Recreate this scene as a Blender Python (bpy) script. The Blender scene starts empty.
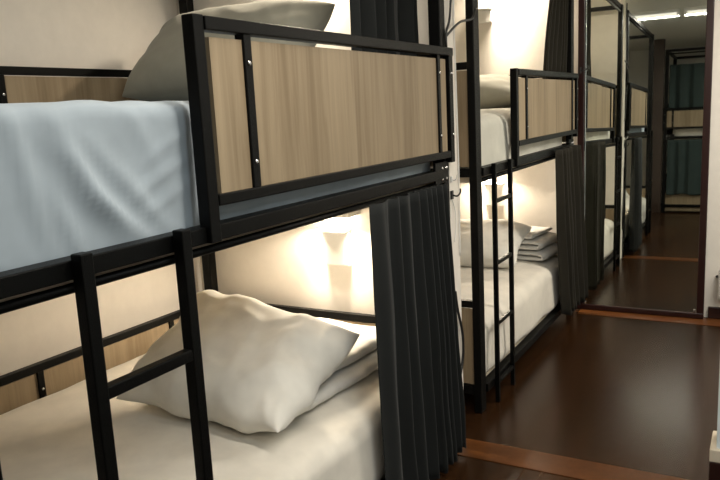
import bpy, bmesh, math, random
from mathutils import Vector, Matrix, Euler, noise
random.seed(7)
S = bpy.context.scene
COL = S.collection
H = 1.43            # camera height above the floor
PI = math.pi

# ------------------------------------------------------------------ materials
def mat(name, base=(0.5, 0.5, 0.5), rough=0.5, spec=0.5, metal=0.0):
    m = bpy.data.materials.new(name); m.use_nodes = True
    b = m.node_tree.nodes['Principled BSDF']
    b.inputs['Base Color'].default_value = (*base, 1)
    b.inputs['Roughness'].default_value = rough
    b.inputs['Metallic'].default_value = metal
    b.inputs['Specular IOR Level'].default_value = spec
    return m, m.node_tree, b

def N(nt, kind, **kw):
    n = nt.nodes.new(kind)
    for k, v in kw.items():
        setattr(n, k, v)
    return n

def ramp(nt, stops):
    r = N(nt, 'ShaderNodeValToRGB')
    e = r.color_ramp.elements
    while len(e) < len(stops): e.new(0.5)
    for el, (p, c) in zip(e, stops):
        el.position = p; el.color = (*c, 1) if len(c) == 3 else c
    return r

def coords(nt, scale=(1, 1, 1), rot=(0, 0, 0)):
    tc = N(nt, 'ShaderNodeTexCoord'); mp = N(nt, 'ShaderNodeMapping')
    mp.inputs['Scale'].default_value = scale
    mp.inputs['Rotation'].default_value = rot
    nt.links.new(tc.outputs['Object'], mp.inputs['Vector'])
    return mp.outputs['Vector']

def noise_tex(nt, vec, scale, detail=3, rough=0.55, dist=0.0):
    n = N(nt, 'ShaderNodeTexNoise')
    n.inputs['Scale'].default_value = scale; n.inputs['Detail'].default_value = detail
    n.inputs['Roughness'].default_value = rough; n.inputs['Distortion'].default_value = dist
    nt.links.new(vec, n.inputs['Vector'])
    return n

def bump(nt, b, height, strength=0.2, dist=0.01):
    bp = N(nt, 'ShaderNodeBump')
    bp.inputs['Strength'].default_value = strength; bp.inputs['Distance'].default_value = dist
    nt.links.new(height, bp.inputs['Height']); nt.links.new(bp.outputs['Normal'], b.inputs['Normal'])

def metal_mat():
    m, nt, b = mat('black_powder_coat', (0.0025, 0.0025, 0.0023), 0.45, 0.12)
    v = coords(nt)
    n = noise_tex(nt, v, 420, 2)
    bump(nt, b, n.outputs['Fac'], 0.4, 0.002)
    r = ramp(nt, [(0.35, (0.3,) * 3), (0.7, (0.55,) * 3)])
    nt.links.new(n.outputs['Fac'], r.inputs['Fac']); nt.links.new(r.outputs['Color'], b.inputs['Roughness'])
    return m

def oak_mat(name='oak_laminate', a=(0.20, 0.145, 0.085), c=(0.36, 0.28, 0.18), rough=0.5, spec=0.3):
    m, nt, b = mat(name, c, rough, spec)
    v = coords(nt, (22, 22, 1.1))
    n = noise_tex(nt, v, 1.6, 5, 0.6, 0.6)
    v2 = coords(nt, (4.5, 4.5, 0.35))
    n2 = noise_tex(nt, v2, 1.3, 3, 0.5, 0.9)
    mx = N(nt, 'ShaderNodeMix'); mx.data_type = 'FLOAT'; mx.inputs[0].default_value = 0.5
    nt.links.new(n.outputs['Fac'], mx.inputs[2]); nt.links.new(n2.outputs['Fac'], mx.inputs[3])
    mid = tuple((x + y) / 2 for x, y in zip(a, c))
    r = ramp(nt, [(0.34, a), (0.5, mid), (0.68, c)])
    nt.links.new(mx.outputs[0], r.inputs['Fac']); nt.links.new(r.outputs['Color'], b.inputs['Base Color'])
    bump(nt, b, n.outputs['Fac'], 0.08, 0.002)
    return m

def cloth_mat(name, base, scale=900, strength=0.12, sheen=0.2, rough=0.85):
    m, nt, b = mat(name, base, rough, 0.2)
    v = coords(nt)
    n = noise_tex(nt, v, scale, 1)
    n2 = noise_tex(nt, v, 7, 3, 0.6)
    lo = tuple(x * 0.9 for x in base); hi = tuple(min(1, x * 1.06) for x in base)
    r = ramp(nt, [(0.3, lo), (0.7, hi)])
    nt.links.new(n2.outputs['Fac'], r.inputs['Fac']); nt.links.new(r.outputs['Color'], b.inputs['Base Color'])
    bump(nt, b, n.outputs['Fac'], strength, 0.001)
    b.inputs['Sheen Weight'].default_value = sheen
    return m

def wall_mat(name, base, sc=18):
    m, nt, b = mat(name, base, 0.75, 0.25)
    v = coords(nt)
    n = noise_tex(nt, v, sc, 4); n2 = noise_tex(nt, v, 260, 2)
    lo = tuple(x * 0.95 for x in base)
    r = ramp(nt, [(0.3, lo), (0.7, base)])
    nt.links.new(n.outputs['Fac'], r.inputs['Fac']); nt.links.new(r.outputs['Color'], b.inputs['Base Color'])
    bump(nt, b, n2.outputs['Fac'], 0.06, 0.002)
    return m

PW, PL = 0.2935, 1.0
def floor_mat(name, tint):
    m, nt, b = mat(name, tint, 0.24, 0.2)
    tc = N(nt, 'ShaderNodeTexCoord'); mp = N(nt, 'ShaderNodeMapping')
    mp.inputs['Rotation'].default_value = (0, 0, PI / 2)
    mp.inputs['Location'].default_value = (-2.73 + 0.0, -0.968, 0)
    # rotate so the brick rows run along the aisle
    nt.links.new(tc.outputs['Object'], mp.inputs['Vector'])
    br = N(nt, 'ShaderNodeTexBrick')
    br.offset = 0.37; br.squash = 1.0
    br.inputs['Scale'].default_value = 1.0
    br.inputs['Brick Width'].default_value = PL; br.inputs['Row Height'].default_value = PW
    br.inputs['Mortar Size'].default_value = 0.0015; br.inputs['Mortar Smooth'].default_value = 0.3
    br.inputs['Color1'].default_value = (*[x * 0.72 for x in tint], 1)
    br.inputs['Color2'].default_value = (*[x * 1.35 for x in tint], 1)
    br.inputs['Mortar'].default_value = (*[x * 1.6 for x in tint], 1)
    nt.links.new(mp.outputs['Vector'], br.inputs['Vector'])
    v = coords(nt, (26, 1.4, 1))
    n = noise_tex(nt, v, 1.5, 5, 0.65, 0.5)
    mx = N(nt, 'ShaderNodeMix'); mx.data_type = 'RGBA'; mx.blend_type = 'MULTIPLY'; mx.inputs[0].default_value = 0.75
    r = ramp(nt, [(0.3, (0.5, 0.48, 0.45)), (0.7, (1.25, 1.2, 1.15))])
    nt.links.new(n.outputs['Fac'], r.inputs['Fac'])
    nt.links.new(br.outputs['Color'], mx.inputs[6]); nt.links.new(r.outputs['Color'], mx.inputs[7])
    nt.links.new(mx.outputs[2], b.inputs['Base Color'])
    return m

def emit_mat(name, col, strength):
    m = bpy.data.materials.new(name); m.use_nodes = True
    nt = m.node_tree; nt.nodes.clear()
    e = nt.nodes.new('ShaderNodeEmission'); o = nt.nodes.new('ShaderNodeOutputMaterial')
    e.inputs['Color'].default_value = (*col, 1); e.inputs['Strength'].default_value = strength
    nt.links.new(e.outputs[0], o.inputs[0])
    return m

def mirror_mat():
    m = bpy.data.materials.new('silvered_glass'); m.use_nodes = True
    nt = m.node_tree; b = nt.nodes['Principled BSDF']
    b.inputs['Base Color'].default_value = (0.82, 0.85, 0.78, 1)
    b.inputs['Metallic'].default_value = 1.0; b.inputs['Roughness'].default_value = 0.015
    return m

M = dict(
    metal=metal_mat(), oak=oak_mat(), 
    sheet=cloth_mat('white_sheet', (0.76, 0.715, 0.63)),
    sheet_cool_lit=cloth_mat('cool_lit_white_sheet', (0.345, 0.400, 0.445)),  # whitish cloth; the blue of cool light is put into its colour
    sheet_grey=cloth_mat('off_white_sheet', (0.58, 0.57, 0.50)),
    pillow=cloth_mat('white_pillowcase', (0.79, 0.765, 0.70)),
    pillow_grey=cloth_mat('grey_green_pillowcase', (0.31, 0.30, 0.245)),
    blanket=cloth_mat('white_blanket', (0.74, 0.72, 0.68), 500, 0.3),
    curtain=cloth_mat('charcoal_curtain', (0.012, 0.0135, 0.0132), 700, 0.2, 0.06),
    curtain_brown=cloth_mat('olive_black_curtain', (0.020, 0.0175, 0.012), 700, 0.2, 0.08),
    curtain_green=cloth_mat('dark_green_curtain', (0.030, 0.044, 0.041), 700, 0.2, 0.1),
    wall=wall_mat('warm_white_paint', (0.80, 0.755, 0.69)),
    wall_grey=wall_mat('grey_white_paint', (0.62, 0.60, 0.54)),
    ceil=wall_mat('ceiling_paint', (0.80, 0.76, 0.66)),
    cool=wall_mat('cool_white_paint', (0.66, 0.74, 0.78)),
    floor=floor_mat('dark_wood_floor', (0.028, 0.0122, 0.0048)),
    redwood_and_lit_floor=oak_mat('red_brown_board_and_lit_floor', (0.060, 0.020, 0.005), (0.095, 0.034, 0.009), 0.3, 0.2),  # board at the mirror, and the painted light patch on the floor
    skirt=mat('dark_skirting', (0.022, 0.007, 0.005), 0.35)[0],
    frame=mat('mahogany_frame', (0.020, 0.0055, 0.0045), 0.3)[0],
    board=mat('pale_bed_board', (0.62, 0.54, 0.42), 0.6)[0],
    brown=mat('dark_brown_wood', (0.035, 0.018, 0.011), 0.45)[0],
    highlight_pale=mat('skirting_top_highlight', (0.62, 0.54, 0.42), 0.5)[0],  # painted highlight for the top of the pier skirting
    mirror=mirror_mat(),
    bevel=mat('bevelled_glass_edge', (0.55, 0.58, 0.58), 0.12, 0.5, 1.0)[0],
    white=mat('white_plastic', (0.78, 0.77, 0.74), 0.4)[0],
    black=mat('black_rubber', (0.008, 0.008, 0.008), 0.45)[0],
    chrome=mat('bolt_steel', (0.65, 0.65, 0.66), 0.25, 0.5, 1.0)[0],
    lamp=emit_mat('warm_lamp_diffuser', (1.0, 0.86, 0.66), 9.0),
    lamp_dim=emit_mat('warm_lamp_strip', (1.0, 0.88, 0.72), 3.2),
    tube=emit_mat('cool_tube', (1.0, 0.93, 0.80), 1.0),
)

# ------------------------------------------------------------------ mesh helpers
def link(name, bm, m, parent=None, smooth=False, bev=0.0):
    me = bpy.data.meshes.new(name)
    bmesh.ops.recalc_face_normals(bm, faces=bm.faces)
    bm.to_mesh(me); bm.free()
    if smooth:
        for p in me.polygons: p.use_smooth = True
    o = bpy.data.objects.new(name, me); COL.objects.link(o)
    if m: me.materials.append(m)
    if parent: o.parent = parent
    if bev:
        md = o.modifiers.new('bevel', 'BEVEL'); md.width = bev; md.segments = 2; md.limit_method = 'ANGLE'
    return o

def box(bm, x0, x1, y0, y1, z0, z1):
    vs = [bm.verts.new((x, y, z)) for x in (x0, x1) for y in (y0, y1) for z in (z0, z1)]
    for f in ((0, 1, 3, 2), (4, 6, 7, 5), (0, 4, 5, 1), (2, 3, 7, 6), (0, 2, 6, 4), (1, 5, 7, 3)):
        bm.faces.new([vs[i] for i in f])
    return bm

def bx(*a):
    return box(bmesh.new(), *a)

def tube(bm, pts, r, seg=10, cap=True):
    pts = [Vector(p) for p in pts]
    rings = []
    up = Vector((0, 0, 1))
    prev = None
    for i, p in enumerate(pts):
        t = (pts[min(i + 1, len(pts) - 1)] - pts[max(i - 1, 0)]).normalized()
        if prev is None:
            a = t.cross(up) if abs(t.dot(up)) < 0.95 else t.cross(Vector((1, 0, 0)))
        else:
            a = prev - t * prev.dot(t)
        a.normalize(); prev = a; b = t.cross(a)
        rr = r[i] if isinstance(r, (list, tuple)) else r
        rings.append([bm.verts.new(p + a * math.cos(2 * PI * k / seg) * rr + b * math.sin(2 * PI * k / seg) * rr) for k in range(seg)])
    for r0, r1 in zip(rings, rings[1:]):
        for k in range(seg):
            bm.faces.new((r0[k], r0[(k + 1) % seg], r1[(k + 1) % seg], r1[k]))
    if cap:
        bm.faces.new(rings[0][::-1]); bm.faces.new(rings[-1])
    return bm

def tb(*a, **k): return tube(bmesh.new(), *a, **k)

def spline(pts, n=8):
    P = [Vector(p) for p in pts]; out = []
    for i in range(len(P) - 1):
        p0 = P[max(i - 1, 0)]; p1 = P[i]; p2 = P[i + 1]; p3 = P[min(i + 2, len(P) - 1)]
        for k in range(n):
            t = k / n
            out.append(0.5 * ((2 * p1) + (p2 - p0) * t + (2 * p0 - 5 * p1 + 4 * p2 - p3) * t * t + (3 * p1 - p0 - 3 * p2 + p3) * t ** 3))
    out.append(P[-1]); return out

def empty(name, loc, rz=0.0):
    o = bpy.data.objects.new(name, None); COL.objects.link(o)
    o.location = loc; o.rotation_euler = (0, 0, rz); o.empty_display_size = 0.1
    return o

def tag(o, label, cat, group=None):
    o['label'] = label; o['category'] = cat
    if group: o['group'] = group
    return o

def struct(name, bm, m, bev=0.0, smooth=False):
    o = link(name, bm, m, None, smooth, bev); o['kind'] = 'structure'; return o

def nz(p, s, seed=0.0):
    return noise.noise(Vector((p[0] * s + seed, p[1] * s - seed * 0.7, p[2] * s + seed * 1.3)))

# ------------------------------------------------------------------ room shell
XW = -2.53
def floor_bm():
    return bx(XW - .1, 1.6, -2.8, 5.15, -0.06, 0.0)
struct('floor', floor_bm(), M['floor'])
struct('floor_light_patch', bx(-1.135, -0.14, 2.62, 2.775, 0.0, 0.003), M['redwood_and_lit_floor'])  # strip stands in for light falling on the floor by the wall edge
struct('trim_2', bx(-1.09, 0.9, 4.84, 5.0, 0.0, 0.003), M['redwood_and_lit_floor'])
ZC = 2.46
struct('ceiling', bx(XW - .1, 1.6, -2.8, 5.15, ZC, ZC + .08), M['ceil'])
struct('wall_left', bx(XW - .1, XW, -2.8, 5.15, 0, ZC), M['wall'])
struct('wall_right', bx(1.5, 1.6, -2.8, 5.15, 0, ZC), M['wall_grey'])
struct('wall_back', bx(XW, 1.5, 5.03, 5.15, 0, ZC), M['wall'])
struct('wall_front', bx(XW, 1.5, -2.8, -2.7, 0, ZC), M['wall_grey'])
struct('wall_middle', bx(XW, -1.138, 2.765, 2.86, 0, ZC), M['wall'], 0.004)
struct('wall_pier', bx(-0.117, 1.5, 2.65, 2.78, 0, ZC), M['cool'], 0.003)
struct('baseboard_back', bx(-0.30, 1.5, 5.008, 5.03, 0, 0.075), M['skirt'], 0.003)
struct('baseboard_pier', bx(-0.137, 1.5, 2.632, 2.80, 0, 0.158), M['skirt'], 0.003)
struct('skirting_highlight', bx(-0.137, 1.5, 2.632, 2.80, 0.158, 0.205), M['highlight_pale'], 0.004)  # pale band paints the light caught by the skirting's top face

# ------------------------------------------------------------------ bunk bed
W = 1.315
PS = 0.05
ZG0, ZG1 = 1.230, 1.650     # guard
ZR0, ZR1 = 1.157, 1.197     # upper rails
ZTOP = 2.31
def bunk(loc, L, rz, gs, label, ladder=(0.115, 0.385), base_board=False, px=PS, py=PS, dz=0.0, gh=0.427, zg=1.657, ls=0.0145):
    """bed-local axes: x from the wall (0) to the aisle (W), y from foot (0) to head (L)."""
    root = empty('bunk_bed', loc, rz); tag(root, label, 'bunk bed', 'black framed bunk beds')
    m = M['metal']
    ZR0, ZR1 = 1.148 + dz, 1.186 + dz
    ZG1 = zg; ZG0 = ZG1 - gh
    for x in (0, W - px):
        for y in (0, L - py):
            link('post', bx(x, x + px, y, y + py, 0, ZTOP), m, root, bev=0.004)
    # horizontal rails of both bunks and the canopy
    for z0, z1 in ((ZR0, ZR1), (0.085, 0.125)):
        link('side_rail', bx(W - 0.035, W + 0.010, py - .002, L - py + .002, z0, z1), m, root, bev=0.003)
        link('side_rail', bx(0.008, 0.045, py - .002, L - py + .002, z0, z1), m, root, bev=0.003)
        link('end_rail', bx(px - .002, W - px + .002, 0.008, 0.045, z0, z1), m, root, bev=0.003)
        link('end_rail', bx(px - .002, W - px + .002, L - 0.045, L - 0.008, z0, z1), m, root, bev=0.003)
    for x in (0.01, W - 0.045):
        link('canopy_rail', bx(x, x + .035, py - .002, L - py + .002, ZTOP - .035, ZTOP), m, root, bev=0.003)
    for y in (0.01, L - 0.045):
        link('canopy_rail', bx(px - .002, W - px + .002, y, y + .035, ZTOP - .035, ZTOP), m, root, bev=0.003)
    for z in (1.126 + dz, ZTOP - 0.06):
        link('curtain_rod', tb([(W - 0.02, 0.03, z), (W - 0.02, L - 0.03, z)], 0.010, 10), m, root, smooth=True)
    link('bed_base', bx(0.04, W - 0.046, 0.046, L - 0.046, 1.120 + dz, 1.146 + dz), M['board'], root)
    link('bed_base', bx(0.04, W - 0.046, 0.046, L - 0.046, 0.090, 0.118), M['board'], root)
    # back and end panels at both levels
    for zt, zp in ((1.652 + dz, 1.195 + dz), (0.540, 0.135)):
        fr = bx(0.012, 0.042, py, L - py, zt - .03, zt)
        for k in (0.16, 0.5, 0.84):
            box(fr, 0.012, 0.042, L * k - .014, L * k + .014, zp, zt - .03)
        f = link('back_frame', fr, m, root, bev=0.002)
        link('back_panel', bx(0.016, 0.034, py, L - py, zp, zt - .034), M['oak'], f)
        for k in (0.16, 0.5, 0.84):
            bb = bmesh.new()
            bmesh.ops.create_uvsphere(bb, u_segments=10, v_segments=6, radius=.006, matrix=Matrix.Translation((0.044, L * k, zt - .10)) @ Matrix.Diagonal((.6, 1, 1, 1)))
            link('bolt', bb, M['chrome'], f, smooth=True)
        for s, y in (('foot', 0.014), ('head', L - 0.042)):
            ft = bx(px, W - px, y, y + .028, zt - .032, zt)
            for k in (0.10, 0.90):
                box(ft, W * k - .013, W * k + .013, y, y + .028, zp, zt - .03)
            f2 = link(s + 'board_frame', ft, m, root, bev=0.002)
            link(s + 'board_panel', bx(px, W - px, y + .005, y + .023, zp, zt - .036), M['oak'], f2)
    # guard with its panel
    g = bx(W - 0.010, W + 0.024, gs, gs + .036, ZR0 + .0, ZG1)                   # near post
    box(g, W - 0.010, W + 0.026, L - .032, L + .006, ZG0 - .02, ZG1 - .002)       # far post
    box(g, W - 0.012, W + 0.028, gs + .036, L + .008, ZG1 - .033, ZG1 - .002)     # top bar
    box(g, W - 0.010, W + 0.026, gs + .036, L - .032, ZG0, ZG0 + .027)            # bottom bar
    box(g, W - 0.006, W + 0.022, gs + .175, gs + .205, ZG0 + .02, ZG1 - .03)
    box(g, W - 0.006, W + 0.022, L - .135, L - .110, ZG0 + .02, ZG1 - .03)
    gf = link('guard_frame', g, m, root, bev=0.003)
    link('guard_panel', bx(W - 0.002, W + 0.015, gs + .058, L - .045, ZG0 + .025, ZG1 - .046), M['oak'], gf)
    for yb in (gs + .19, L - .1225, L - .012):
        for zb in (ZG1 - .10, ZG0 + .09):
            bb = bmesh.new()
            bmesh.ops.create_uvsphere(bb, u_segments=10, v_segments=6, radius=.0065, matrix=Matrix.Translation((W + (.023 if yb < L - .05 else .027), yb, zb)) @ Matrix.Diagonal((.6, 1, 1, 1)))
            link('bolt', bb, M['chrome'], gf, smooth=True)
    # corner bracket with bolts on the head post under the guard
    br = link('bracket', bx(W - 0.004, W + 0.006, L - .15, L - py + .03, ZR0 - .015, ZR1 + .03), m, root, bev=0.002)
    for yb in (L - .045, L - .085):
        for zb in (ZR0 + .0, ZR1 + .005):
            bb = bmesh.new()
            bmesh.ops.create_uvsphere(bb, u_segments=10, v_segments=6, radius=.008, matrix=Matrix.Translation((W + .006, yb, zb)) @ Matrix.Diagonal((.6, 1, 1, 1)))
            link('bolt', bb, M['chrome'], br, smooth=True)
    # ladder
    if ladder:
        l0, l1 = ladder
        w2 = ls * 2
        sb = bx(W + .012, W + .012 + w2, l0 - ls, l0 + ls, 0.0, ZR1 + .012)
        box(sb, W + .012, W + .012 + w2, l1 - ls, l1 + ls, 0.0, ZR1 + .012)
        ld = link('ladder', sb, m, root, bev=0.003)
        for z in (0.920, 0.600, 0.280) if dz > -.02 else (0.985, 0.690, 0.395, 0.10):
            link('rung', bx(W + .014, W + .010 + w2, l0 + ls - .003, l1 - ls + .003, z - ls * .9, z + ls * .9), m, ld, bev=0.003)
    if base_board:
        link('base_board', bx(W - 0.03, W - 0.01, py, L - py, 0.03, 0.285), M['oak'], root)
    return root

B1 = (-2.44, 0.645, 0); L1 = 2.085
B2 = (-2.44, 3.045, 0); L2 = 1.84
b1 = bunk(B1, L1, 0, 0.605, 'black steel bunk bed nearest the camera, with white pillow and long oak guard panel', (0.888 - .645, 1.152 - .645))
b2 = bunk(B2, L2, 0, 0.525, 'black steel bunk bed in the middle, beyond the wall edge and beside the mirror', (3.215 - 3.045, 3.452 - 3.045), px=.036, py=.07, dz=-.035, gh=.385, zg=1.600, ls=.0105)
YB = -1.30
b3 = bunk((0.82, YB - W, 0), 2.0, PI / 2, 0.55, 'black bunk bed with closed dark green curtains, seen only in the mirror', (0.13, 0.40), base_board=True, dz=-.09, gh=.30, zg=1.50)

# ------------------------------------------------------------------ mattresses
def mattress(name, x0, x1, y0, y1, z0, z1, r, m, label, fn=None, nx=40, ny=60, nzz=14, parent=None):
    """soft-edged block; fn(p, face_normal) -> displaced p, world axes."""
    bm = bmesh.new()
    c = Vector(((x0 + x1) / 2, (y0 + y1) / 2, (z0 + z1) / 2)); h = Vector(((x1 - x0) / 2, (y1 - y0) / 2, (z1 - z0) / 2))
    cache = {}
    def V(i, j, k):
        key = (i, j, k)
        if key in cache: return cache[key]
        p = Vector((-h.x + 2 * h.x * i / nx, -h.y + 2 * h.y * j / ny, -h.z + 2 * h.z * k / nzz))
        q = Vector((max(-h.x + r, min(h.x - r, p.x)), max(-h.y + r, min(h.y - r, p.y)), max(-h.z + r, min(h.z - r, p.z))))
        d = p - q
        if d.length > 1e-9:
            nn = d.normalized(); p = q + nn * min(r, d.length if (abs(d.x) > 1e-9) + (abs(d.y) > 1e-9) + (abs(d.z) > 1e-9) == 1 else r)
        else: nn = Vector((0, 0, 0))
        p = p + c
        if fn: p = fn(p, nn)
        cache[key] = bm.verts.new(p); return cache[key]
    for i in range(nx):
        for j in range(ny):
            bm.faces.new((V(i, j, 0), V(i, j + 1, 0), V(i + 1, j + 1, 0), V(i + 1, j, 0)))
            bm.faces.new((V(i, j, nzz), V(i + 1, j, nzz), V(i + 1, j + 1, nzz), V(i, j + 1, nzz)))
    for i in range(nx):
        for k in range(nzz):
            bm.faces.new((V(i, 0, k), V(i + 1, 0, k), V(i + 1, 0, k + 1), V(i, 0, k + 1)))
            bm.faces.new((V(i, ny, k), V(i, ny, k + 1), V(i + 1, ny, k + 1), V(i + 1, ny, k)))
    for j in range(ny):
        for k in range(nzz):
            bm.faces.new((V(0, j, k), V(0, j, k + 1), V(0, j + 1, k + 1), V(0, j + 1, k)))
            bm.faces.new((V(nx, j, k), V(nx, j + 1, k), V(nx, j + 1, k + 1), V(nx, j, k + 1)))
    o = link(name, bm, m, parent, smooth=True)
    if label: tag(o, label, 'mattress', 'bunk mattresses')
    return o

def crease(p, ox, oy, ang, width, depth, length=0.3, plane='yz'):
    a = p.y - ox; b = p.z - oy
    if plane == 'xy': a = p.x - ox; b = p.y - oy
    u = a * math.cos(ang) + b * math.sin(ang); v = -a * math.sin(ang) + b * math.cos(ang)
    v += 0.02 * math.sin(u * 9)
    return depth * math.exp(-(v / width) ** 2) * math.exp(-(u / length) ** 2)

def blue_fn(p, n):
    q = p.copy()
    side = max(0.0, min(1.0, (p.x + 1.19) / 0.04))
    q.z += 0.006 * nz(p, 5, 3) + (0.004 * nz(p, 14, 9))
    d = 0.010 * nz(p, 4.0, 1.0)
    for (oy, oz, ang, w, dep, ln) in ((0.95, 1.36, -0.95, .020, .016, .13), (1.00, 1.28, -0.75, .022, .020, .15), (1.08, 1.30, -0.65, .02, .016, .14),
                                      (0.84, 1.36, -1.2, .018, .014, .16), (1.17, 1.31, 0.55, .010, .008, .09), (1.19, 1.26, 0.5, .010, .008, .08), (1.20, 1.38, 0.65, .010, .007, .08),
                                      (1.06, 1.23, -0.5, .016, .016, .12), (0.92, 1.24, -1.0, .018, .014, .08), (1.12, 1.42, -0.9, .02, .008, .1)):
        d += crease(p, oy, oz, ang, w, dep, ln)
    q.x += side * d * 1.15
    return q
mattress('mattress', -2.385, -1.165, 0.72, 2.66, 1.150, 1.475, .035, M['sheet_cool_lit'], 'upper mattress in white sheet tinted blue for cool light on the nearest bunk', blue_fn, 40, 130, 26)

def low_fn(seed, creases=()):
    def fn(p, n):
        q = p.copy()
        e = max(0.0, (p.x + 1.45) / 0.3)
        q.z += 0.007 * nz(p, 3.5, seed) + 0.004 * nz((p.x * 2, p.y, p.z), 9, seed) 
        zk = max(0.0, min(1.0, (p.z - 0.2) / 0.2)); q.z -= 0.035 * zk * min(1, e) ** 2
        k = max(0.0, min(1.0, (p.x + 1.32) / 0.16)); k = k * k * (3 - 2 * k)
        q.x += k * (0.012 * nz((p.x, p.y, p.z * 0.6), 5, seed + 2) + 0.004 * math.sin(p.y * 13 + p.z * 5))
        for (cx, cy, an, wd, dp, ln) in creases:
            q.z += zk * crease(p, cx, cy, an, wd, dp, ln, 'xy')
        return q
    return fn
mattress('mattress', -2.385, -1.14, 0.72, 2.66, 0.122, 0.432, .055, M['sheet'], 'lower mattress in creamy white sheet on the nearest bunk', low_fn(2, [(-1.35, 1.55, 1.2, .02, .006, .25), (-1.5, 1.3, 0.6, .03, .006, .3), (-1.75, 1.25, 1.0, .03, .005, .3)]))
mattress('mattress', -2.385, -1.14, 3.12, 4.81, 0.122, 0.445, .055, M['sheet'], 'lower mattress in rumpled white sheet behind the middle bunk ladder', low_fn(11, [(-1.4, 3.4, 1.2, .025, .014, .25), (-1.6, 3.6, 0.4, .03, .016, .2), (-1.35, 3.8, 1.35, .02, .012, .3), (-1.55, 3.35, -.6, .025, .014, .2), (-1.75, 3.75, .2, .03, .016, .2)]))
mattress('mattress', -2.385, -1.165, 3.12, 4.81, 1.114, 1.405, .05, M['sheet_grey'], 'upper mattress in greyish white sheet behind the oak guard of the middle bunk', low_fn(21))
mattress('mattress', -1.07, 0.75, YB - W + .06, YB - .10, 1.060, 1.30, .05, M['sheet'], 'upper mattress of the curtained bunk seen only in the mirror', None, 12, 12, 6)
mattress('mattress', -1.07, 0.75, YB - W + .06, YB - .10, 0.122, 0.43, .05, M['sheet'], 'lower mattress of the curtained bunk seen only in the mirror', None, 12, 12, 6)

# ------------------------------------------------------------------ pillows
def pillow(loc, rot, sx, sy, th, m, label, seed=0, sag=0.0, corner=0.06, hem=True, group='bed pillows', wr=1.0, twist=0.0):
    """local axes: x width, y height (top +y), z thickness; loc = middle of the bottom edge."""
    bm = bmesh.new(); n = 64
    def shape(u, v, s):
        # rounded-rectangle outline, plump middle, soft drawn-out corners
        a_ = 1 - abs(u) ** 3.2; b_ = 1 - abs(v) ** 3.2
        prof = max(0.0, a_ * b_) ** 0.52
        c_ = abs(u * v) ** 3
        pinch = 1 - corner * (1 - u * u) * v * v - 0.02 * c_
        pinx = 1 - corner * (1 - v * v) * u * u - 0.02 * c_
        x = u * sx / 2 * pinx; y = sy / 2 + v * sy / 2 * pinch
        z = s * th / 2 * prof
        P0 = (x, y, s * .3)
        w = 0.012 * wr * nz(P0, 5, seed)
        r1 = 1 - abs(nz((x * 1.2 + y * .7, y * .5 - x * .3, s), 7, seed + 5)) * 2
        w += 0.010 * wr * max(0, r1 - .45) + 0.004 * wr * nz(P0, 19, seed + 2)
        w += 0.007 * wr * math.sin(11 * (v - .8 * u) + 4 * nz(P0, 3, seed)) * abs(u) ** 2 * (1 - abs(v) ** 4)
        z += w * min(1, prof * 1.8) * s
        z += 0.016 * wr * nz((x, y, 0), 6, seed + 9) * (1 - prof)
        y += 0.010 * wr * nz((x, 0, 0), 8, seed + 1) * v; x += 0.010 * wr * nz((0, y, 0), 8, seed + 2) * u
        z -= twist * u * (v + 1) / 2
        return Vector((x, y, z))
    G = {}
    for s in (1, -1):
        for i in range(n + 1):
            for j in range(n + 1):
                edge = i in (0, n) or j in (0, n)
                key = (i, j, 0 if edge else s)
                if key not in G:
                    u = math.sin((i / n - .5) * PI * 0.98) / math.sin(.49 * PI); v = math.sin((j / n - .5) * PI * 0.98) / math.sin(.49 * PI)
                    G[key] = bm.verts.new(shape(u, v, s))
        for i in range(n):
            for j in range(n):
                def k(a, b): return G[(a, b, 0 if (a in (0, n) or b in (0, n)) else s)]
                f = (k(i, j), k(i + 1, j), k(i + 1, j + 1), k(i, j + 1))
                bm.faces.new(f if s == 1 else f[::-1])
    o = link('pillow', bm, m, None, smooth=True)
    o.location = loc; o.rotation_euler = rot
    tag(o, label, 'pillow', group)
    return o

# lean: rotation about x stands the pillow up (90 = vertical, facing the foot end)
pillow((-1.588, 1.630, 0.490), (math.radians(24), 0, math.radians(-1)), 0.71, 0.54, 0.23, M['pillow'], 'white pillow leaning on a folded blanket in the near lower bunk', 3, twist=.06, wr=1.5)
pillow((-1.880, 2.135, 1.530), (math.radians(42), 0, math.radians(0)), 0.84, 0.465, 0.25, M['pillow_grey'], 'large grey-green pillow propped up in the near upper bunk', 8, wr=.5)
pillow((-1.755, 4.08, 0.480), (math.radians(22), 0, math.radians(2)), 0.95, 0.47, 0.19, M['pillow'], 'cream pillow standing behind the ladder in the middle lower bunk', 14)
pillow((-1.76, 4.30, 1.455), (math.radians(12), 0, 0), 0.90, 0.44, 0.21, M['pillow_grey'], 'grey-green pillow lying in the middle upper bunk', 18, wr=.5)

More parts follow.
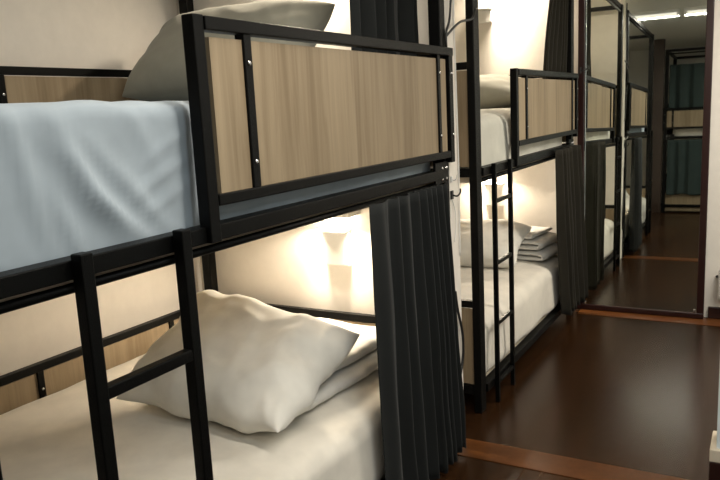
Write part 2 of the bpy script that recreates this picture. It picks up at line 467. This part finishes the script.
# ------------------------------------------------------------------ folded blankets
def blanket(loc, rz, width, depth, layers, t, label, seed=0):
    """serpentine folded cloth: folds show as rounded layers at the aisle end (+x)."""
    prof = []                                                  # centre line in (x, z)
    n = 16
    for L in range(layers):
        z = t / 2 + L * t * 1.02
        d = width * (1 - 0.05 * L)
        xs = [(-d / 2 + d * k / n) for k in range(n + 1)]
        if L % 2: xs = xs[::-1]
        for x in xs[0 if L == 0 else 1:]: prof.append((x, z))
        if L < layers - 1:
            s = 1 if L % 2 == 0 else -1
            for k in range(1, 5):
                a = -PI / 2 + PI * k / 5
                prof.append((s * (d / 2 + math.cos(a) * t * 0.5), z + t * .51 + math.sin(a) * t * .51))
    m_ = len(prof); ny = 26; bm = bmesh.new()
    rows = []
    for j in range(ny + 1):
        y = -depth / 2 + depth * j / ny
        up, dn = [], []
        for i, (x, z) in enumerate(prof):
            x0, z0 = prof[max(i - 1, 0)]; x1, z1 = prof[min(i + 1, m_ - 1)]
            tx, tz = x1 - x0, z1 - z0; l = math.hypot(tx, tz) or 1
            nx_, nzv = -tz / l, tx / l
            wv = 0.016 * nz((x, y, z), 7, seed) + 0.010 * nz((x, y, z * 4), 17, seed)
            hw = t * 0.44 * (0.9 + 0.2 * nz((x, y, z), 9, seed + 4))
            edge = 1 - 0.55 * max(0, abs(2 * j / ny - 1) - 0.85) / 0.15
            yy = y + 0.02 * nz((x, z * 5, 0), 6, seed + 7) * (1 if abs(y) > depth * .3 else .3)
            for lst, s in ((up, 1), (dn, -1)):
                lst.append(bm.verts.new((x + nx_ * hw * s * edge + wv, yy, max(0.001, z + nzv * hw * s * edge + wv * .6 * (z / (t * layers))))))
        rows.append(up + dn[::-1])
    K = 2 * m_
    for a, b in zip(rows, rows[1:]):
        for k in range(K):
            bm.faces.new((a[k], a[(k + 1) % K], b[(k + 1) % K], b[k]))
    for r in (rows[0], rows[-1]):
        for k in range(m_ - 1):
            bm.faces.new((r[k], r[k + 1], r[K - 2 - k], r[K - 1 - k]))
    o = link('folded_blanket', bm, M['blanket'], None, smooth=True)
    o.location = loc; o.rotation_euler = (0, 0, rz)
    tag(o, label, 'blanket', 'folded blankets')
    md = o.modifiers.new('sub', 'SUBSURF'); md.levels = 1; md.render_levels = 1
    return o
blanket((-1.60, 2.22, 0.432), math.radians(-5), 0.58, 0.66, 4, 0.032, 'folded white blanket behind the pillow in the near lower bunk', 5)
blanket((-1.46, 4.60, 0.440), math.radians(-6), 0.52, 0.38, 5, 0.034, 'folded white blanket behind the pillow in the middle lower bunk', 15)

# ------------------------------------------------------------------ curtains
def curtain(name_label, path_top, path_bot, z_top, z_bot, folds, amp_t, amp_b, m, seed=0, ns=150, nt=30, skirt=0.0, axis='y', cat='curtain', group='bunk curtains', waist=None, phase=0.0, warp=1.0):
    """pleated hanging cloth. path = (start, end, fixed coordinate) along axis."""
    bm = bmesh.new(); rows = []
    rnd = random.Random(seed)
    off = [rnd.uniform(-.35, .35) for _ in range(folds + 3)]
    am = [rnd.uniform(.65, 1.25) for _ in range(folds + 3)]
    for j in range(nt + 1):
        t = j / nt
        row = []
        for i in range(ns + 1):
            s = i / ns
            k = s ** warp * folds; f = int(k)
            ph = 2 * PI * (k + off[f] * (1 - (k - f)) + off[f + 1] * (k - f)) + phase
            a = (amp_t + (amp_b - amp_t) * t ** 0.7) * (am[f] * (1 - (k - f)) + am[f + 1] * (k - f))
            d = math.sin(ph) + 0.28 * math.sin(2 * ph + 1.0)
            e0 = path_top[0] + (path_bot[0] - path_top[0]) * t
            e1 = path_top[1] + (path_bot[1] - path_top[1]) * t
            fx = path_top[2] + (path_bot[2] - path_top[2]) * t
            if waist:
                c = (e0 + e1) / 2; w = 1 - waist[1] * math.exp(-((t - waist[0]) / waist[2]) ** 2)
                e0 = c + (e0 - c) * w; e1 = c + (e1 - c) * w
            al = e0 + (e1 - e0) * s + 0.35 * a * math.cos(ph) + 0.008 * nz((s * 3, t * 2, 0), 2, seed)
            ou = fx + a * d + 0.012 * t * nz((s * 2, t * 1.5, 0), 2, seed + 3)
            z = z_top + (z_bot - z_top) * t - (0.010 * math.sin(ph * .5) * t) + skirt * t * s
            row.append(bm.verts.new((ou, al, z) if axis == 'y' else (al, ou, z)))
        rows.append(row)
    for a, b in zip(rows, rows[1:]):
        for i in range(ns):
            bm.faces.new((a[i], a[i + 1], b[i + 1], b[i]))
    o = link('curtain', bm, m, None, smooth=True)
    tag(o, name_label, cat, group)
    md = o.modifiers.new('thick', 'SOLIDIFY'); md.thickness = 0.003; md.offset = 0
    return o
c1 = curtain('charcoal pleated curtain drawn back at the head of the near lower bunk', (1.975, 2.575, -1.080), (1.975, 2.64, -1.065), 1.138, 0.035, 8, .014, .030, M['curtain'], 4, warp=1.45, phase=.6)
c2 = curtain('charcoal curtain hanging behind the oak guard of the near upper bunk', (2.19, 2.70, -1.24), (2.16, 2.70, -1.24), 2.245, 1.49, 5, .018, .034, M['curtain'], 9)
c3 = curtain('dark bunched curtain at the far end of the middle lower bunk', (4.24, 4.82, -1.072), (4.40, 4.89, -1.060), 1.145, 0.115, 6, .024, .040, M['curtain_brown'], 13, waist=(.0, .10, .25))
c4 = curtain('dark curtain above the guard panel of the middle upper bunk', (4.50, 4.80, -1.150), (4.30, 4.80, -1.178), 2.245, 1.42, 5, .016, .026, M['curtain_brown'], 17)
c5 = curtain('dark green closed curtain above the guard of the bunk behind, seen in the mirror', (-1.12, 0.76, YB - .06), (-1.12, 0.76, YB - .06), 2.10, 1.42, 11, .010, .022, M['curtain_green'], 23, axis='x')
c6 = curtain('dark green closed curtain below the guard of the bunk behind, seen in the mirror', (-1.12, 0.76, YB + .035), (-1.12, 0.76, YB + .035), 1.045, 0.27, 12, .008, .018, M['curtain_green'], 27, axis='x')

# ------------------------------------------------------------------ reading lamps and wall boxes
def reading_lamp(x, y, z, label, power, on=True):
    """bar lamp screwed to a wall that faces -y; z = underside."""
    r = empty('reading_lamp', (x, y, z)); tag(r, label, 'lamp', 'bunk reading lamps')
    hb = bx(-0.13, 0.13, -0.118, -0.001, 0.008, 0.036)
    link('lamp_housing', hb, M['white'], r, bev=0.006)
    link('diffuser', bx(-0.122, 0.122, -0.112, -0.030, 0.0, 0.010), M['lamp_dim'] if not on else M['lamp'] if on else M['lamp_dim'], r, bev=0.002)
    link('wall_bracket', bx(-0.03, 0.03, -0.014, -0.001, -0.012, 0.05), M['white'], r, bev=0.003)
    if power:
        ld = bpy.data.lights.new('reading_light', 'AREA'); ld.shape = 'RECTANGLE'; ld.size = 0.24; ld.size_y = 0.05
        ld.energy = power; ld.color = (1.0, 0.86, 0.67); ld.spread = math.radians(160)
        lo = bpy.data.objects.new('reading_light', ld); COL.objects.link(lo); lo.parent = r
        lo.location = (0, -0.085, -0.004); lo.rotation_euler = (math.radians(-26), 0, 0)
        l2 = ld.copy(); l2.spread = math.radians(42); l2.energy = power * 0.10; l2.size_y = 0.03
        lo = bpy.data.objects.new('beam_light', l2); COL.objects.link(lo); lo.parent = r
        lo.location = (0, -0.050, -0.003); lo.rotation_euler = (math.radians(6), 0, 0)
    return r
def wall_box(x, y, z, label, h=0.16):
    r = empty('wall_shelf', (x, y, z)); tag(r, label, 'shelf', 'small wall shelves')
    link('shelf_plate', bx(-0.07, 0.07, -0.030, -0.001, -h, 0.0), M['white'], r, bev=0.006)
    link('shelf_lip', bx(-0.075, 0.075, -0.075, -0.001, 0.0, 0.010), M['white'], r, bev=0.003)
    sw = link('switch', bx(-0.045, -0.012, -0.040, -0.018, 0.010, 0.058), M['white'], r, bev=0.003)
    return r
YM = 2.765
reading_lamp(-1.69, YM, 0.972, 'glowing bar reading lamp above the pillow of the near lower bunk', 17)
wall_box(-1.69, YM, 0.905, 'small white wall shelf under the glowing lamp of the near lower bunk')
reading_lamp(-1.69, YM, 2.17, 'bar reading lamp on the wall of the near upper bunk', 9)
reading_lamp(-1.74, 5.03, 0.945, 'glowing bar reading lamp on the end wall of the middle lower bunk', 15)
wall_box(-1.72, 5.03, 0.865, 'small white wall shelf under the lamp of the middle lower bunk')
reading_lamp(-1.60, 5.03, 2.34, 'white bar lamp on the end wall of the middle upper bunk', 27, False)
wall_box(-1.785, 5.03, 2.075, 'small white wall shelf under the lamp of the middle upper bunk', .085)

# ------------------------------------------------------------------ mirror
MW, MH = 0.80, 2.36
mr = empty('wall_mirror', (-0.722, 4.972, 0.0))
MIRROR_TILT, MIRROR_YAW = -1.12, 0.7
mr.rotation_euler = (math.radians(MIRROR_TILT), 0, math.radians(MIRROR_YAW))
tag(mr, 'tall dark-framed mirror standing at the end of the aisle', 'mirror')
link('mirror_glass', bx(-MW / 2 + .03, MW / 2 - .03, -0.006, 0.006, 0.03, MH - .03), M['mirror'], mr)
for nm, b in (('frame_rail', (-MW / 2, MW / 2, -0.018, 0.014, 0.004, 0.040)), ('frame_rail', (-MW / 2, MW / 2, -0.018, 0.014, MH - .045, MH)),
              ('frame_stile', (-MW / 2, -MW / 2 + .042, -0.018, 0.014, 0.04, MH - .045)), ('frame_stile', (MW / 2 - .042, MW / 2, -0.018, 0.014, 0.04, MH - .045))):
    link(nm, bx(*b), M['frame'], mr, bev=0.004)
link('bevel_strip', bx(-MW / 2 + .042, -MW / 2 + .052, -0.012, -0.004, 0.05, MH - .05), M['bevel'], mr, bev=.002)
for x in (-MW / 2 + .055, MW / 2 - .055):
    link('mirror_clip', bx(x - .008, x + .008, -0.016, -0.006, 0.04, 0.062), M['chrome'], mr, bev=.002)

# ------------------------------------------------------------------ ceiling lamps
def batten(x0, x1, y, label, energy, col=(1.0, 0.93, 0.82)):
    r = empty('ceiling_light', ((x0 + x1) / 2, y, ZC)); tag(r, label, 'ceiling light', 'ceiling tube lights')
    h = (x1 - x0) / 2
    link('light_housing', bx(-h, h, -0.035, 0.035, -0.035, -0.001), M['white'], r, bev=0.004)
    link('tube', tb([(-h + .02, 0, -0.052), (h - .02, 0, -0.052)], 0.016, 12), M['tube'], r, smooth=True)
    for s in (-1, 1):
        link('end_cap', bx(s * h - .012, s * h + .012, -0.022, 0.022, -0.072, -0.001), M['white'], r, bev=0.003)
    ld = bpy.data.lights.new('tube_light', 'AREA'); ld.shape = 'RECTANGLE'; ld.size = 2 * h; ld.size_y = 0.05
    ld.energy = energy; ld.color = col
    lo = bpy.data.objects.new('tube_light', ld); COL.objects.link(lo); lo.parent = r; lo.location = (0, 0, -0.075)
batten(-1.26, -0.80, 1.45, 'short tube light on the ceiling above the near bunk guard, seen in the mirror', 6)
batten(-0.74, 0.50, 1.45, 'longer tube light on the ceiling above the aisle', 22)
batten(0.20, 1.40, 0.55, 'added unseen fill light on the ceiling beside the camera', 15, (0.80, 0.93, 1.0))  # added lamp, out of view; cool fill on the near bunk
batten(0.05, 1.05, -0.45, 'added fill light on the ceiling in front of the curtained bunk', 16)  # added lamp, out of view; brightens the bunk behind the camera
batten(0.10, 1.20, 3.90, 'added fill light out of view on the ceiling beyond the pier beside the mirror', 46)  # added lamp, out of view; brightens the middle bunk's guard

# ------------------------------------------------------------------ hooks and cables
def cable(pts, r, m, label, cat='cable', n=10):
    o = link('cable', tb(spline(pts, n), r, 8), m, None, smooth=True); tag(o, label, cat); return o
XP = -1.138
cable([(XP + .006, 2.80, 2.36), (XP + .01, 2.83, 2.10), (XP + .012, 2.79, 1.80), (XP + .02, 2.72, 1.70), (XP + .012, 2.76, 1.55), (XP + .008, 2.80, 1.30)], .005, M['black'], 'black cable running down the wall edge beside the near upper bunk')
cable([(XP + .02, 2.72, 1.70), (XP + .03, 2.84, 1.76), (XP + .05, 2.93, 1.78), (XP + .03, 3.03, 1.83)], .005, M['black'], 'short black cable bridging from the wall edge to the middle bunk post')
cable([(XP + .004, 2.775, 1.05), (XP + .006, 2.80, 1.00), (XP + .006, 2.805, .93), (XP + .004, 2.79, .87)], .0022, M['white'], 'thin white cord hanging from the hook on the wall edge')
cable([(XP + .007, 2.775, .66), (XP + .009, 2.79, .58), (XP + .010, 2.835, .46), (XP + .009, 2.84, .36), (XP + .007, 2.81, .28)], .006, M['black'], 'black cable looped low on the wall edge behind the near curtain')
def hook(loc, label, m, s=1.0):
    r = empty('wall_hook', loc); tag(r, label, 'hook')
    link('hook_plate', bx(0.0, 0.008, -.012 * s, .012 * s, -.02 * s, .02 * s), m, r, bev=.002)
    link('hook_arm', tb(spline([(0.004, 0, 0), (0.03 * s, 0, -.004), (0.045 * s, 0, 0.012 * s), (0.046 * s, 0, 0.03 * s)], 6), .004 * s, 8), m, r, smooth=True)
hook((XP, 2.775, 1.135), 'small white hook on the wall edge above the near curtain', M['white'], .6)
hook((XP, 2.775, 1.07), 'small black hook on the wall edge beside the near curtain', M['black'], .9)
cable([(XP + .004, 2.845, 2.05), (XP + .006, 2.852, 1.9), (XP + .004, 2.846, 1.76), (XP + .006, 2.852, 1.2), (XP + .004, 2.846, .8)], .003, M['white'], 'white cable hanging down the far side of the wall edge, seen in the mirror')
hook((-1.125 + .02, 4.96, 1.62), 'small black hook on the end wall beside the mirror frame', M['black'], 1.0)
# white rounded bracket at the right of the mirror
r = empty('wall_bracket', (-0.215, 5.03, 0.14)); tag(r, 'white rounded wall bracket low on the end wall right of the mirror', 'bracket')
link('bracket_body', tb(spline([(0, -.03, 0.0), (0, -.05, .02), (0, -.05, .15), (0, -.03, .18)], 5), [.02] + [.03] * 14 + [.02], 14), M['white'], r, smooth=True)
link('bracket_arm', bx(-.035, .0, -.03, -.002, .13, .145), M['white'], r, bev=.003)
bb = bmesh.new(); bmesh.ops.create_uvsphere(bb, u_segments=10, v_segments=6, radius=.009, matrix=Matrix.Translation((-.04, -.012, .138)))
link('screw', bb, M['black'], r, smooth=True)

# brown door post by the curtained bunk
struct('trim_4', bx(-1.33, -1.19, YB - .08, YB + .02, 0, ZC), M['brown'], 0.004)

# ------------------------------------------------------------------ camera
cam = bpy.data.cameras.new('camera'); co = bpy.data.objects.new('camera', cam); COL.objects.link(co)
cam.sensor_width = 36; cam.lens = 724 / 720 * 36; cam.clip_start = 0.02
Yc = Vector((412, -150, 724)).normalized(); Zc = -Vector((207, 4060, 724)); Zc = (Zc - Yc * Zc.dot(Yc)).normalized(); Xc = Yc.cross(Zc)
# rows: world axes in image camera space (x right, y down, z forward)
right = Vector((Xc.x, Yc.x, Zc.x)); down = Vector((Xc.y, Yc.y, Zc.y)); fwd = Vector((Xc.z, Yc.z, Zc.z))
mtx = Matrix((right, -down, -fwd)).transposed().to_4x4()
mtx.translation = (0, 0, H)
co.matrix_world = mtx
S.camera = co

w = bpy.data.worlds.new('world'); S.world = w; w.use_nodes = True
w.node_tree.nodes['Background'].inputs['Color'].default_value = (0.6, 0.7, 0.8, 1)
w.node_tree.nodes['Background'].inputs['Strength'].default_value = 0.05
vs = S.view_settings
vs.view_transform = 'Standard'; vs.look = 'None'; vs.gamma = 1.0; vs.exposure = 0.2
vs.use_curve_mapping = False
